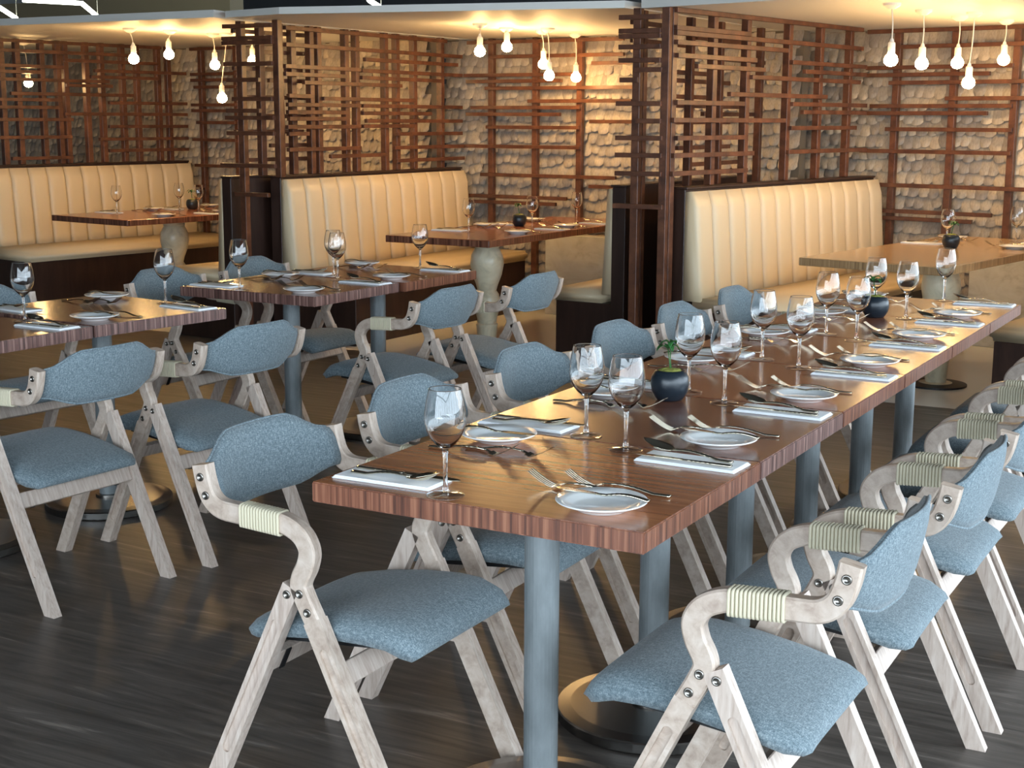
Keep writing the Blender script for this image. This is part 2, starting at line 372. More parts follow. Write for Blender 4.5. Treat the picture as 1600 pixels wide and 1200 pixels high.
# ---------------------------------------------------------------- timber lattice screens
PW, BW, BD = .045, .026, .028
def lattice(name, fr, axis, c, bars, posts, label, z0, full=(), zt=2.047, off=-1):
    """axis 'u': screen in the plane u=c running along v; axis 'v': plane v=c running along u. `full` posts go to the floor"""
    t = thing(name, label, 'screen', (0, 0, 0), -fr.a)
    base = fr.w(c, posts[0]) if axis == 'u' else fr.w(posts[0], c)
    t.location = base
    def loc(s, d):
        return (d, s-posts[0]) if axis == 'u' else (s-posts[0], d)
    for i, s in enumerate(posts):
        bm = bmesh.new(); x, y = loc(s, 0); bx(bm, x-PW/2, x+PW/2, y-PW/2, y+PW/2, 0 if i in full else z0, zt, .002); finish('post', bm, MT['lattice'], t)
    for s0, s1, z in bars:
        bm = bmesh.new(); d = off*(PW/2+BD/2-.004); a = loc(min(s0, s1), d-BD/2); b = loc(max(s0, s1), d+BD/2)
        bx(bm, min(a[0], b[0]), max(a[0], b[0]), min(a[1], b[1]), max(a[1], b[1]), z-BW/2, z+BW/2, .0015); finish('bar', bm, MT['lattice'], t)
    return t
LATT = {
'RS': ([(4.77,7.01,2.035),(4.77,5.56,1.942),(4.77,7.02,1.915),(4.78,6.01,1.865),(4.79,5.64,1.795),(4.99,5.74,1.743),(5.59,7.0,1.697),(5.35,6.54,1.595),(4.79,5.51,1.542),(4.76,6.01,1.446),(4.8,5.54,1.348),(4.77,5.64,1.253),(4.76,5.57,1.154),(6.07,7.08,1.798),(6.24,7.08,1.747),(6.09,7.11,1.546),(6.23,7.11,1.498),(6.08,6.97,1.4),(6.06,7.14,1.254)], [4.79,5.21,5.58,6.08,6.49,6.9]),
'MR': ([(5.22,5.9,1.982),(5.22,6.0,1.884),(5.7,6.3,1.726),(5.74,6.62,1.678),(5.72,6.31,1.584),(5.76,6.85,1.531),(5.66,6.64,1.433),(6.22,7.2,1.484),(5.85,6.65,1.28),(6.05,6.88,1.177),(6.09,6.87,1.939),(6.3,7.22,1.827)], [5.29,5.94,6.39,7.07]),
'ER': ([(-2.47,-2.22,1.998),(-2.47,-2.22,1.925),(-2.47,-2.22,1.897),(-2.47,-2.22,1.84),(-2.47,-2.22,1.768),(-2.37,-2.21,1.717),(-2.46,-2.35,1.663),(-2.36,-2.21,1.441),(-2.48,-2.21,1.535),(-2.48,-2.2,1.348),(-2.48,-2.2,1.254),(-2.48,-2.2,1.153),(-2.49,-2.19,.972)], [-2.37,-2.2]),
'RW': ([(-3.16,-1.6,2.035),(-2.92,-1.7,1.931),(-3.16,-2.15,1.797),(-3.16,-2.3,1.749),(-2.99,-1.8,1.697),(-2.59,-1.7,1.592),(-3.12,-2.14,1.544),(-3.2,-2.3,1.497),(-3.0,-2.13,1.391),(-3.18,-2.13,1.244),(-3.04,-1.7,1.017),(-3.09,-2.23,.843),(-3.08,-2.36,.795)], [-2.95,-2.55,-2.14]),
'MW': ([(-5.09,-3.75,2.02),(-4.88,-3.75,1.911),(-5.12,-4.13,1.775),(-5.1,-4.26,1.729),(-4.93,-3.67,1.677),(-4.55,-3.68,1.58),(-5.06,-4.1,1.533),(-5.1,-4.27,1.483),(-4.92,-4.11,1.386),(-5.11,-4.1,1.24),(-4.97,-3.8,1.025),(-5.11,-4.21,.86),(-5.11,-4.3,.816),(-4.02,-3.5,1.432),(-4.01,-3.5,1.851),(-4.02,-3.5,.958)], [-4.89,-4.5,-4.12,-3.62]),
'ML': ([(5.24,7.12,2.022),(5.24,7.33,1.916),(5.23,6.04,1.779),(5.23,5.88,1.73),(5.42,6.53,1.68),(6.09,7.27,1.852),(6.05,7.33,1.775),(6.05,7.06,1.727),(5.62,6.7,1.578),(5.25,6.03,1.535),(5.25,5.87,1.487),(5.26,5.51,1.591),(6.06,7.33,1.534),(6.06,6.91,1.483),(6.1,7.33,1.43),(5.24,6.03,1.391),(6.06,6.68,1.394),(6.47,7.33,1.337),(5.26,5.86,1.444),(5.25,5.46,1.346),(5.25,6.03,1.244),(6.43,7.36,1.239),(6.46,7.36,1.146),(5.69,6.33,1.192)], [5.215,5.53,5.61,5.91,6.03,6.37,6.51,6.73,7.09]),
'EL': ([(-5.18,-4.79,2.015),(-5.19,-4.79,1.94),(-5.19,-4.79,1.913),(-5.18,-4.79,1.783),(-5.12,-4.8,1.566),(-5.17,-4.79,1.352),(-5.18,-4.79,1.449),(-5.23,-4.79,1.149),(-5.12,-4.85,.966),(-5.16,-4.9,1.684),(-5.17,-4.9,1.493)], [-5.07,-4.78]),
'LW': ([(-8.88,-8.2,2.03),(-9.24,-8.16,1.817),(-8.89,-7.96,1.767),(-8.7,-8.16,1.707),(-8.86,-8.17,1.556),(-8.88,-7.97,1.507),(-8.68,-8.18,1.406),(-8.86,-8.18,1.258),(-8.72,-8.19,1.036),(-8.84,-8.62,.853),(-8.84,-8.58,.809)], [-8.64,-8.19]),
'LL': ([(4.2,6.11,2.03),(4.2,5.76,1.955),(5.13,6.08,1.896),(4.2,5.12,1.84),(4.2,4.91,1.795),(5.42,6.45,1.822),(5.38,6.07,1.772),(4.2,5.56,1.736),(5.14,5.59,1.7),(4.63,5.8,1.628),(4.2,5.09,1.582),(5.55,6.4,1.565),(4.2,5.06,1.523),(5.11,6.42,1.473),(4.2,5.19,1.428),(5.54,6.42,1.372),(5.44,6.4,1.269),(4.2,5.17,1.29),(5.53,6.42,1.174),(4.61,5.17,1.126)], [4.4,4.58,4.72,4.94,5.09,5.16,5.36,5.51,5.72,5.87,6.09,6.2]),
'LR': ([(4.3,4.98,1.99),(4.5,4.95,1.87),(4.3,4.9,1.76),(4.6,4.98,1.69),(4.4,4.95,1.58),(4.5,4.95,1.46),(4.3,4.9,1.36),(4.6,4.98,1.27),(4.4,4.95,1.18)], [4.5,4.78]),
}
TOPZ = 1.079
LATT['LL'] = ([(a, min(b, 6.37), z) for a, b, z in LATT['LL'][0]], LATT['LL'][1])
LATT['LW'] = ([(max(a, -8.74), b, z) for a, b, z in LATT['LW'][0]], LATT['LW'][1])
lattice('lattice_screen', FR, 'u', -3.12, *LATT['RS'], 'red-brown timber lattice above the palest cream bench back', TOPZ, (0,), off=1)
lattice('lattice_screen', FM, 'u', -2.60, *LATT['MR'], 'dark side of the timber lattice beside the middle booth right bench', 0, (0, 1, 2, 3))
lattice('lattice_screen', Frame(0), 'v', 5.22, *LATT['ER'], 'narrow timber lattice closing the gap between middle and right booths', 0, (0, 1))
lattice('back_lattice', FR, 'v', 7.28, *LATT['RW'], 'timber lattice fixed to the shell wall of the right booth', .02)
lattice('back_lattice', FM, 'v', 7.38, *LATT['MW'], 'timber lattice fixed to the shell wall of the middle booth', .02)
lattice('lattice_screen', FM, 'u', -5.17, *LATT['ML'], 'dense timber lattice above the middle booth cream bench', TOPZ, off=1)
lattice('lattice_screen', Frame(0), 'v', 5.12, *LATT['EL'], 'narrow timber lattice closing the gap between left and middle booths', TOPZ, (0,))
lattice('back_lattice', FL, 'v', 6.44, *LATT['LW'], 'timber lattice fixed to the shell wall of the left booth', .02)
lattice('lattice_screen', FL, 'u', -8.80, *LATT['LL'], 'dense timber lattice above the left booth cream bench', TOPZ, off=1)
lattice('lattice_screen', FL, 'u', -5.80, *LATT['LR'], 'timber lattice rising behind the left booth right bench', TOPZ)

# ---------------------------------------------------------------- booth benches
def channel(bm, y0, y1, z0, z1, lean, th=.07):
    """one upholstered upright channel facing +x, back at x=0"""
    NY, NZ = 8, 7; g = []
    for j in range(NZ+1):
        t = j/NZ; z = z0+(z1-z0)*t; row = []
        edge = 1.0-.35*max(0, (t-.88)/.12)**2
        for i in range(NY+1):
            a = i/NY*2-1
            x = (th*(.72+.28*math.sqrt(max(0, 1-(a*.985)**4))))*edge + lean*(1-t)
            row.append(bm.verts.new((x, (y0+y1)/2+a*(y1-y0)/2, z)))
        g.append(row)
    for j in range(NZ):
        for i in range(NY): bm.faces.new((g[j][i], g[j][i+1], g[j+1][i+1], g[j+1][i]))
    bt = [bm.verts.new((0, v.co.y, z1-.004)) for v in g[NZ]]
    bb = [bm.verts.new((0, v.co.y, z0)) for v in g[0]]
    for i in range(NY):
        bm.faces.new((g[NZ][i], g[NZ][i+1], bt[i+1], bt[i])); bm.faces.new((g[0][i], bb[i], bb[i+1], g[0][i+1])); bm.faces.new((bt[i], bt[i+1], bb[i+1], bb[i]))
    bm.faces.new([bt[0], bb[0]]+[r[0] for r in g]); bm.faces.new([bt[NY], bb[NY]]+[r[NY] for r in g])
def bench(fr, ub, v0, v1, depth, nch, label, flip=False, group=None):
    """bench along v, back board at u=ub, seat to +u (flip: to -u)"""
    t = thing('booth_bench', label, 'bench', fr.w(ub, v0), -fr.a, group)
    if flip:
        t.location = fr.w(ub, v1); t.rotation_euler = (0, 0, -fr.a+PI)
    Ln = v1-v0
    bm = bmesh.new(); bx(bm, -.085, 0, 0, Ln, 0, 1.065, .003); finish('back_board', bm, MT['dark_panel'], t)
    bm = bmesh.new(); bx(bm, -.095, .012, 0, Ln, 1.065, 1.078, .002); finish('cap', bm, MT['dark_panel'], t)
    wch = Ln/nch; bm = bmesh.new(); channel(bm, .004, wch-.002, .44, 1.055, .03 if flip else .05, .04 if flip else .07)
    c0 = finish('back_channel', bm, MT['leather'], t, smooth=True)
    for i in range(1, nch):
        o = c0.copy(); COL.objects.link(o); o.parent = t; o.location = (0, wch*i, 0)
    bm = bmesh.new(); bx(bm, .05, depth, .004, Ln-.004, .385, .46, .02, 3); finish('seat_cushion', bm, MT['leather'], t, smooth=True)
    bm = bmesh.new(); bx(bm, 0, depth-.03, .01, Ln-.01, 0, .385, .003); finish('base', bm, MT['dark_panel'], t)
    return t
bench(FR, -3.055, 4.86, 7.22, .62, 13, 'pale cream channel-back bench in the right booth, below the red-brown lattice')
bench(FM, -5.135, 5.16, 7.32, .62, 12, 'cream channel-back bench in the middle booth beside the baluster table')
bench(FL, -8.76, 4.22, 6.36, .74, 13, 'long channel-back bench in the left booth under the dense lattice')
bench(FM, -2.77, 5.28, 7.32, .40, 11, 'bench of the middle booth turned away, dark board facing out', flip=True)
bench(FL, -5.93, 4.26, 5.0, .55, 4, 'bench of the left booth turned away, narrow cream seat end showing', flip=True)
bench(FR, -.72, 4.89, 7.22, .58, 13, 'bench of the right booth turned away, dark base beside the long row', flip=True)
for fr, u0, u1, v, nm in ((FM, -4.31, -3.2, 7.42, 'middle'), (FR, -2.30, -1.35, 7.32, 'right')):
    bm = bmesh.new(); bx(bm, u0, u1, v-.215, v-.095, 0, .60, .004)
    o = tag(finish('stone_ledge', bm, MT['marble'], None), 'low pale stone ledge against the shell wall of the %s booth' % nm, 'ledge', 'stone ledges'); o.rotation_euler = (0, 0, -fr.a)

# ---------------------------------------------------------------- tables
def booth_table(fr, u0, u1, v0, v1, ped, wood, label):
    cu, cv = (u0+u1)/2, (v0+v1)/2
    t = thing('booth_table', label, 'table', fr.w(cu, cv), -fr.a)
    bm = bmesh.new(); bx(bm, -(u1-u0)/2, (u1-u0)/2, -(v1-v0)/2, (v1-v0)/2, .708, .75, .003)
    bm.normal_update()
    for f in bm.faces: f.material_index = 0 if abs(f.normal.z) > .7 else 1
    finish('table_top', bm, None, t, mats=list(TW[wood]))
    prof = [(.10, 0), (.10, .015), (.056, .02), (.058, .03), (.067, .15), (.071, .165), (.061, .175), (.063, .20), (.079, .26), (.085, .31), (.076, .355), (.060, .38), (.071, .42), (.094, .48), (.106, .545), (.101, .60), (.084, .635), (.075, .65), (.082, .66), (.077, .675), (.074, .69), (.083, .70), (.083, .708)]
    for k, pv in enumerate(ped):
        bm = bmesh.new(); lathe(bm, prof, 36); finish('pedestal', bm, MT['pedestal'], t, smooth=True, loc=(0, pv-cv, 0)).data.set_sharp_from_angle(angle=.75)
        bm = bmesh.new(); lathe(bm, [(.17, 0), (.17, .010), (.10, .016)], 36); finish('foot_plate', bm, MT['black'], t, loc=(0, pv-cv, 0))
    return t
booth_table(FR, -2.247, -1.456, 4.70, 6.62, (5.60,), 'oak', 'light oak booth table on a ceramic baluster, right booth')
booth_table(FM, -4.148, -3.405, 4.955, 7.0, (5.53,), 'red', 'red-brown booth table on a pale baluster, middle booth')
booth_table(FL, -7.76, -6.89, 4.24, 5.75, (5.0,), 'red', 'red-brown booth table on a pale baluster, left booth')

def dining_table(wood, loc, rotz, label, W=.711, Ly=.5985):
    """origin at the floor below the near right corner; top spans x -W..0, y 0..Ly"""
    t = thing('dining_table', label, 'table', loc, rotz, 'square dining tables')
    bm = bmesh.new(); bx(bm, -W, 0, .001, Ly, .7095, .75, .0025, 2); bm.normal_update()
    for f in bm.faces: f.material_index = 0 if abs(f.normal.z) > .7 else 1
    finish('table_top', bm, None, t, mats=list(TW[wood]))
    c = (-W/2, Ly/2, 0)
    bm = bmesh.new(); lathe(bm, [(.036, .03), (.036, .70)], 28); finish('column', bm, MT['column'], t, smooth=False, loc=c)
    for p in bpy.data.objects[t.children[-1].name].data.polygons: p.use_smooth = len(p.vertices) == 4
    bm = bmesh.new(); lathe(bm, [(.232, 0), (.236, .004), (.236, .026), (.233, .03), (.2, .034), (.05, .038), (.05, .045), (.036, .047)], 56); finish('base_plate', bm, MT['base'], t, loc=c)
    for p in t.children[-1].data.polygons: p.use_smooth = True
    t.children[-1].data.set_sharp_from_angle(angle=.6)
    bm = bmesh.new(); bx(bm, -.17, .17, -.03, .03, .69, .7095); bx(bm, -.03, .03, -.17, .17, .69, .7095); finish('mounting_cross', bm, MT['black'], t, loc=c)
    return t
ORD = ['first', 'second', 'third', 'fourth', 'fifth', 'sixth']
ROWX = [0, -.006, 0, -.004, 0, 0]; ROWW = [.711, .722, .722, .72, .711, .711]
ROWWOOD = ['grained', 'walnut', 'red', 'red', 'red', 'red']
TABLES = []     # (origin, rot, name used in labels, Ly, W)
for i in range(6):
    W = ROWW[i]; o = Vector((0, .6*i, 0))
    dining_table(ROWWOOD[i], o, 0, ['boldly grained table at the open end of the long row', 'dark walnut table, second from the open end of the long row', 'red-brown table, third from the open end of the long row', 'red-brown table, fourth from the open end of the long row', 'red-brown table, fifth from the open end of the long row', 'red-brown table at the booth end of the long row'][i], W=W)
    TABLES.append((o, 0, "%s table from the long row's open end" % ORD[i]))
MA = math.radians(-1.0)
for i, (loc, rz, wood, lab, nm) in enumerate([
    ((-2.485, 2.385, 0), MA, 'walnut', 'dark walnut table at the near end of the two-table row', 'near table of the separate pair in front of the middle booth'),
    ((-2.455, 2.995, 0), MA, 'red', 'redder table of the two-table row, closest to the middle booth', 'far table of the separate pair in front of the middle booth'),
    ((-2.640, 1.353, 0), math.radians(-7.6), 'walnut', 'streaked walnut table behind the two closest left-hand armchairs', 'streaked walnut table in front of the left booth'),
    ((-2.652, .745, 0), math.radians(-1.5), 'walnut', 'walnut table butted against the streaked table before the left booth', 'walnut table cut by the picture edge')]):
    dining_table(wood, loc, rz, lab); TABLES.append((Vector(loc), rz, ['near table of the two-table row', 'far table of the two-table row', 'streaked table before the left booth', 'last table of the left pair'][i]))

# ---------------------------------------------------------------- armchairs
def make_chair():
    t = thing('armchair', '', 'chair')
    X0 = .27                       # s (from the rear foot) -> local x
    S = lambda s, z: Vector((s-X0, 0, z))
    half, th = .2275, .030
    path = catmull([S(.008, .738), S(.016, .70), S(.030, .668), S(.058, .649), S(.105, .645), S(.17, .643), S(.222, .640), S(.262, .622), S(.281, .592), S(.276, .560), S(.262, .532), S(.258, .512), S(.268, .487), S(.285, .455), S(.30, .428)], 5)
    for sd in (-1, 1):
        y0, y1 = sd*half-th/2, sd*half+th/2
        bm = bmesh.new(); sweep_rect(bm, path, .042, y0, y1)
        groove_leg(bm, S(.291, .4445), S(.506, 0), .0412, y0-.0006, y1+.0006, sd, .06, .40)
        arm = finish('arm_and_front_leg', bm, MT['arm_ash'], t)
        for p in arm.data.polygons: p.use_smooth = False
        # rope wrapping on the armrest
        bm = bmesh.new(); nr = 14
        for k in range(nr):
            s = .118+.0074*k; zc = .6445-.0004*k; hx, hy, r = .0230, th/2+.0020, .0035
            lp = []
            for a, b in ((-1, -1), (1, -1), (1, 1), (-1, 1)):
                for q in (0, 1, 2):
                    an = {(-1, -1): PI, (1, -1): -PI/2, (1, 1): 0, (-1, 1): PI/2}[(a, b)]+q*PI/4
                    lp.append(Vector((s-X0+.0035*(a if q else a)*0, sd*half+a*(hy-.005)+.005*math.cos(an), zc+b*(hx-.005)+.005*math.sin(an))))
            tube(bm, lp, r, 6, closed=True, fix=(1, 0, 0))
        finish('rope_wrap', bm, MT['rope'], arm, smooth=True)
        def bolt(s, z, par):
            bm = bmesh.new(); lathe(bm, [(.0080, 0), (.0092, .001), (.0088, .0028), (.0058, .0034), (.0050, .0010), (0, .0008)], 14)
            bmesh.ops.rotate(bm, verts=bm.verts[:], cent=(0, 0, 0), matrix=Matrix.Rotation(-sd*PI/2, 3, 'X'))
            finish('bolt', bm, MT['steel'], par, smooth=True, loc=(s-X0, sd*(half+th/2), z))
        for s, z in ((.013, .713), (.026, .675), (.264, .500), (.283, .463)): bolt(s, z, arm)
        # rear leg
        bm = bmesh.new(); groove_leg(bm, S(.240, .510), S(0.0, 0), .040, y0, y1, sd, .085, .44)
        leg = finish('rear_leg', bm, MT['ash'], t); bolt(.232, .494, leg)
    inner = half-th/2
    # crossbars between the leg pairs
    for (s, z, tilt) in ((.150, .322, .44), (.352, .335, -.5)):
        bm = bmesh.new(); bx(bm, -.010, .010, -inner, inner, -.024, .024, .002)
        o = finish('crossbar', bm, MT['ash'], t, loc=(s-X0, 0, z)); o.rotation_euler = (0, tilt, 0)
        for sd in (-1, 1) if tilt > 0 else ():
            b2 = bmesh.new(); bx(b2, .0105, .0135, sd*(inner-.05)-.009, sd*(inner-.05)+.009, -.026, .026, .001); finish('hinge_plate', b2, MT['black'], o)
    bm = bmesh.new(); vv = bx(bm, .15-X0, .43-X0, -.17, .17, .376, .386)
    for v in vv: v.co.z += .10*(v.co.x+X0-.29)-.002
    finish('seat_board', bm, MT['black'], t)
    # seat cushion
    top = [(.076, .376), (.086, .396), (.12, .412), (.20, .431), (.30, .447), (.39, .455), (.445, .453), (.485, .440), (.51, .416), (.516, .397)]
    bot = [(.082, .366), (.09, .364), (.12, .369), (.20, .384), (.30, .398), (.39, .402), (.445, .400), (.48, .389), (.498, .380), (.508, .386)]
    bm = bmesh.new(); NY = 14; gt, gb = [], []
    for j in range(NY+1):
        a = j/NY*2-1; wf = 1-.0*a; e = (1-abs(a)**6); rt, rb = [], []
        for (s, z), (s2, z2) in zip(top, bot):
            wd = .207-.030*max(0, (.125-s)/.05)**2-.022*max(0, (s-.47)/.046)**2
            zt_ = z2+(z-z2)*(0.52+.48*e**.6); 
            rt.append(bm.verts.new((s-X0, a*wd, zt_))); rb.append(bm.verts.new((s2-X0, a*wd*.985, z2)))
        gt.append(rt); gb.append(rb)
    n = len(top)
    for j in range(NY):
        for i in range(n-1):
            bm.faces.new((gt[j][i], gt[j][i+1], gt[j+1][i+1], gt[j+1][i])); bm.faces.new((gb[j][i], gb[j+1][i], gb[j+1][i+1], gb[j][i+1]))
        bm.faces.new((gt[j][0], gt[j+1][0], gb[j+1][0], gb[j][0])); bm.faces.new((gt[j][n-1], gb[j][n-1], gb[j+1][n-1], gt[j+1][n-1]))
    for j in (0, NY):
        for i in range(n-1): bm.faces.new((gt[j][i], gb[j][i], gb[j][i+1], gt[j][i+1]))
    finish('seat', bm, MT['fabric'], t, smooth=True)
    # backrest: curved padded panel, higher in the middle
    bm = bmesh.new(); NY, NZ = 16, 8; gf, gk = [], []
    for j in range(NY+1):
        a = j/NY*2-1; c = 1-a*a; y = a*(inner-.001)
        sh = max(0.0, min(1.0, (1-abs(a))/.55)); sh = sh*sh*(3-2*sh)
        zt_, zb_ = .735+.046*sh, .650-.030*sh
        rf, rk = [], []
        for i in range(NZ+1):
            tt = i/NZ; z = zb_+(zt_-zb_)*tt; s = .036-.030*tt-.050*c
            th_ = .030*(.35+.65*(1-abs(tt*2-1)**4))
            rf.append(bm.verts.new((s-X0+th_*.55, y, z))); rk.append(bm.verts.new((s-X0-th_*.45, y, z)))
        gf.append(rf); gk.append(rk)
    for j in range(NY):
        for i in range(NZ):
            bm.faces.new((gf[j][i], gf[j][i+1], gf[j+1][i+1], gf[j+1][i])); bm.faces.new((gk[j][i], gk[j+1][i], gk[j+1][i+1], gk[j][i+1]))
        bm.faces.new((gf[j][0], gf[j+1][0], gk[j+1][0], gk[j][0])); bm.faces.new((gf[j][NZ], gk[j][NZ], gk[j+1][NZ], gf[j+1][NZ]))
    for j in (0, NY):
        for i in range(NZ): bm.faces.new((gf[j][i], gk[j][i], gk[j][i+1], gf[j][i+1]))
    back = finish('backrest', bm, MT['fabric'], t, smooth=True)
    bm = bmesh.new()
    for q in (0, NZ):
        pts = []
        for j in range(NY+1):
            a = j/NY*2-1; c = 1-a*a; sh = max(0.0, min(1.0, (1-abs(a))/.55)); sh = sh*sh*(3-2*sh)
            z = (.650-.030*sh) if q == 0 else (.735+.046*sh); s = (.036 if q == 0 else .006)-.050*c
            pts.append((s-X0-.004, a*(inner-.002), z))
        tube(bm, pts, .0035, 6)
    finish('piping', bm, MT['fabric'], back, smooth=True)
    return t
CH = Proto(make_chair())
GC = 'blue-grey armchairs'
LY = [.275, .885, 1.515, 2.12, 2.69, 3.29]; LX = [-.765, -.775, -.775, -.76, -.775, -.775]; LR_ = [0, 1.0, -.5, .5, 0, 0]
RY = [.275, .87, 1.45, 2.0, 2.575, 3.18]; RX = [.09, .115, .125, .125, .125, .12]; RR = [0, 1, 0, -.5, 0, 0]
for i in range(6):
    CH.put((LX[i], LY[i], 0), math.radians(LR_[i]), 'armchair on the inner side of the %s table from the open end, long row' % ORD[i], GC)
    CH.put((RX[i], RY[i], 0), PI+math.radians(RR[i]), 'armchair on the outer side of the %s table from the open end, long row' % ORD[i], GC)
for x, y, r, lab in [
    (-2.352, 2.77, PI-.05, 'armchair with its back to the long row, near table of the two-table row'),
    (-2.300, 3.41, PI-.03, 'armchair with its back to the long row, far table of the two-table row'),
    (-3.255, 2.66, -.02, 'armchair on the booth side of the near table in the two-table row'),
    (-3.245, 3.27, -.02, 'armchair on the booth side of the far table in the two-table row'),
    (-2.440, .935, PI-.08, 'armchair showing its whole back, left pair of tables, edge table'),
    (-2.355, 1.545, PI-.10, 'armchair showing its back at the streaked table before the left booth'),
    (-3.42, 1.74, -.13, 'armchair on the booth side of the streaked table, mostly hidden'),
    (-3.48, 1.10, -.05, 'armchair on the booth side of the left edge table, only partly seen')]:
    CH.put((x, y, 0), r, lab, GC)

# ---------------------------------------------------------------- table settings
def make_glass():
    t = thing('wine_glass', '', 'wine glass')
    bm = bmesh.new()
    lathe(bm, [(.0, .0905), (.0058, .0890), (.0060, .0895), (.010, .0925), (.020, .1015), (.030, .114), (.0368, .129), (.0396, .144), (.0392, .160), (.0366, .180), (.0330, .197), (.0312, .2048), (.0309, .2060), (.0307, .2064),
               (.0303, .2064), (.0301, .2060), (.0304, .2048), (.0322, .197), (.0357, .180), (.0383, .160), (.0387, .144), (.0359, .130), (.0291, .1155), (.019, .1035), (.009, .097), (.0, .0955)], 40, cap=False)
    finish('bowl', bm, MT['glass'], t, smooth=True)
    bm = bmesh.new(); lathe(bm, [(0, .0062), (.0068, .0062), (.0060, .013), (.0045, .022), (.0040, .045), (.0042, .070), (.0052, .083), (.0058, .0885), (0, .0890)], 18, cap=False)
    finish('stem', bm, MT['glass'], t, smooth=True)
    bm = bmesh.new(); lathe(bm, [(0, .0004), (.033, .0004), (.0360, .0009), (.0365, .0015), (.0360, .0022), (.028, .0036), (.014, .0048), (.007, .0061), (0, .0061)], 40, cap=False)
    finish('foot', bm, MT['thin_glass'], t, smooth=True)
    return t
def make_plate():
    bm = bmesh.new()
    lathe(bm, [(0, .003), (.040, .003), (.042, 0), (.046, 0), (.048, .004), (.066, .0095), (.0835, .0165), (.0852, .0182), (.0842, .0196), (.066, .0135), (.054, .0085), (.046, .0068), (0, .0064)], 48, cap=False)
    return tag(finish('bread_plate', bm, MT['plate'], None, smooth=True), '', 'plate')
def make_napkin():
    t = thing('folded_napkin', '', 'napkin')
    for k in range(3):      # folded layers, slightly offset and rounded at the fold
        bm = bmesh.new(); bx(bm, -.112+.002*k, .112-.002*k, -.0465+.001*k, .0465-.0015*k, .0002+.0020*k, .0020+.0020*k, .0008, 2)
        finish('fold', bm, MT['napkin'], t)
    return t
def cutlery(name, cat):
    """lies along x: handle end at -L/2, working end at +L/2"""
    t = thing(name, '', cat)
    bm = bmesh.new(); n = 26; L0, L1 = -.105, .035
    if name == 'butter_knife': L0, L1 = -.092, .015
    if name == 'table_knife': L0, L1 = -.118, -.005
    pts, ra, rb = [], [], []
    for i in range(n):
        a = i/(n-1); x = L0+(L1-L0)*a
        zz = .0035
        if name in ('fork', 'spoon'): zz = .0035+.010*math.sin(min(1, max(0, (a-.25)/.75))*PI*.75)
        if name == 'butter_knife': zz = .004+.006*math.sin(a*PI*1.2) if a < .83 else .005
        tw = .25*math.sin(a*70) if .35 < a < .85 else 0       # twisted stem
        wv = (.0052*(1-a)**.6+.0022)
        pts.append((x, .0, zz)); ra.append(wv*(1+tw)); rb.append((.0022+.0006*(1-a))*(1-tw*.6))
    tube(bm, pts, ra, 8, rz=rb); finish('handle', bm, MT['cutlery'], t, smooth=True)
    zn = pts[-1][2]
    bm = bmesh.new()
    if name == 'fork':
        def strip(y0, y1, xs):      # thin curved strip
            prev = None
            for x, z in xs:
                r = [bm.verts.new((x, y0, z-.0008)), bm.verts.new((x, y1, z-.0008)), bm.verts.new((x, y1, z+.0008)), bm.verts.new((x, y0, z+.0008))]
                if prev:
                    for k in range(4): bm.faces.new((prev[k], prev[(k+1) % 4], r[(k+1) % 4], r[k]))
                else: bm.faces.new(r)
                prev = r
            bm.faces.new(prev)
        zc = lambda x: .0035+.0102*max(0, 1-((x-.035)/.022))*.7 if x < .057 else .0035+.024*((x-.057)/.05)**1.4
        strip(-.0128, .0128, [(.046+.002*k, zc(.046+.002*k)) for k in range(7)])
        strip(-.005, .005, [(.033+.003*k, zc(.033+.003*k)) for k in range(6)])
        for k in range(4):
            y = -.0112+.00747*k; strip(y-.0016, y+.0016, [(.057+.0075*q, zc(.057+.0075*q)) for q in range(8)])
        finish('tines', bm, MT['cutlery'], t)
    elif name == 'spoon':
        NX, NYY = 12, 8; g = []
        for i in range(NX+1):
            a = i/NX; x = .033+.072*a; wd = .0235*math.sin(PI*min(1, .06+.94*a)**.8)**.75 if a < 1 else .0
            wd = max(wd, .0025 if a < .1 else .0006); row = []
            for j in range(NYY+1):
                b = j/NYY*2-1; row.append(bm.verts.new((x, b*wd,   .0115+.017*a-.0105*(1-b*b)*math.sin(PI*min(1, a*1.02)))))
            g.append(row)
        for i in range(NX):
            for j in range(NYY): bm.faces.new((g[i][j], g[i+1][j], g[i+1][j+1], g[i][j+1]))
        o = finish('bowl', bm, MT['cutlery'], t, smooth=True)
        sm = o.modifiers.new('thickness', 'SOLIDIFY'); sm.thickness = .0012
    else:
        Lb, hw = (.13, .0095) if name == 'table_knife' else (.085, .0095)
        x0 = L1-.004; A = []; B = []
        for i in range(10):
            a = i/9; x = x0+Lb*a; wd = hw*(.55+.45*math.sin(PI*min(.5, a*.8+.15)))*(1 if a < .8 else math.sqrt(max(.02, 1-((a-.8)/.2)**2)))
            z = zn if name == 'table_knife' else zn+.0015*a
            A.append([bm.verts.new((x, -wd, z)), bm.verts.new((x, wd*.8, z)), bm.verts.new((x, wd*.8, z+.0016)), bm.verts.new((x, -wd, z+.0009))])
        for P_, Q_ in zip(A, A[1:]):
            for k in range(4): bm.faces.new((P_[k], P_[(k+1) % 4], Q_[(k+1) % 4], Q_[k]))
        bm.faces.new(A[0]); bm.faces.new(A[-1]); finish('blade', bm, MT['cutlery'], t)
    return t
PG, PP, PN = Proto(make_glass()), Proto(make_plate()), Proto(make_napkin())
PFk, PKn, PSp, PBk = Proto(cutlery('fork', 'fork')), Proto(cutlery('table_knife', 'knife')), Proto(cutlery('spoon', 'spoon')), Proto(cutlery('butter_knife', 'knife'))
TZ = .7502
SR = random.Random(5)
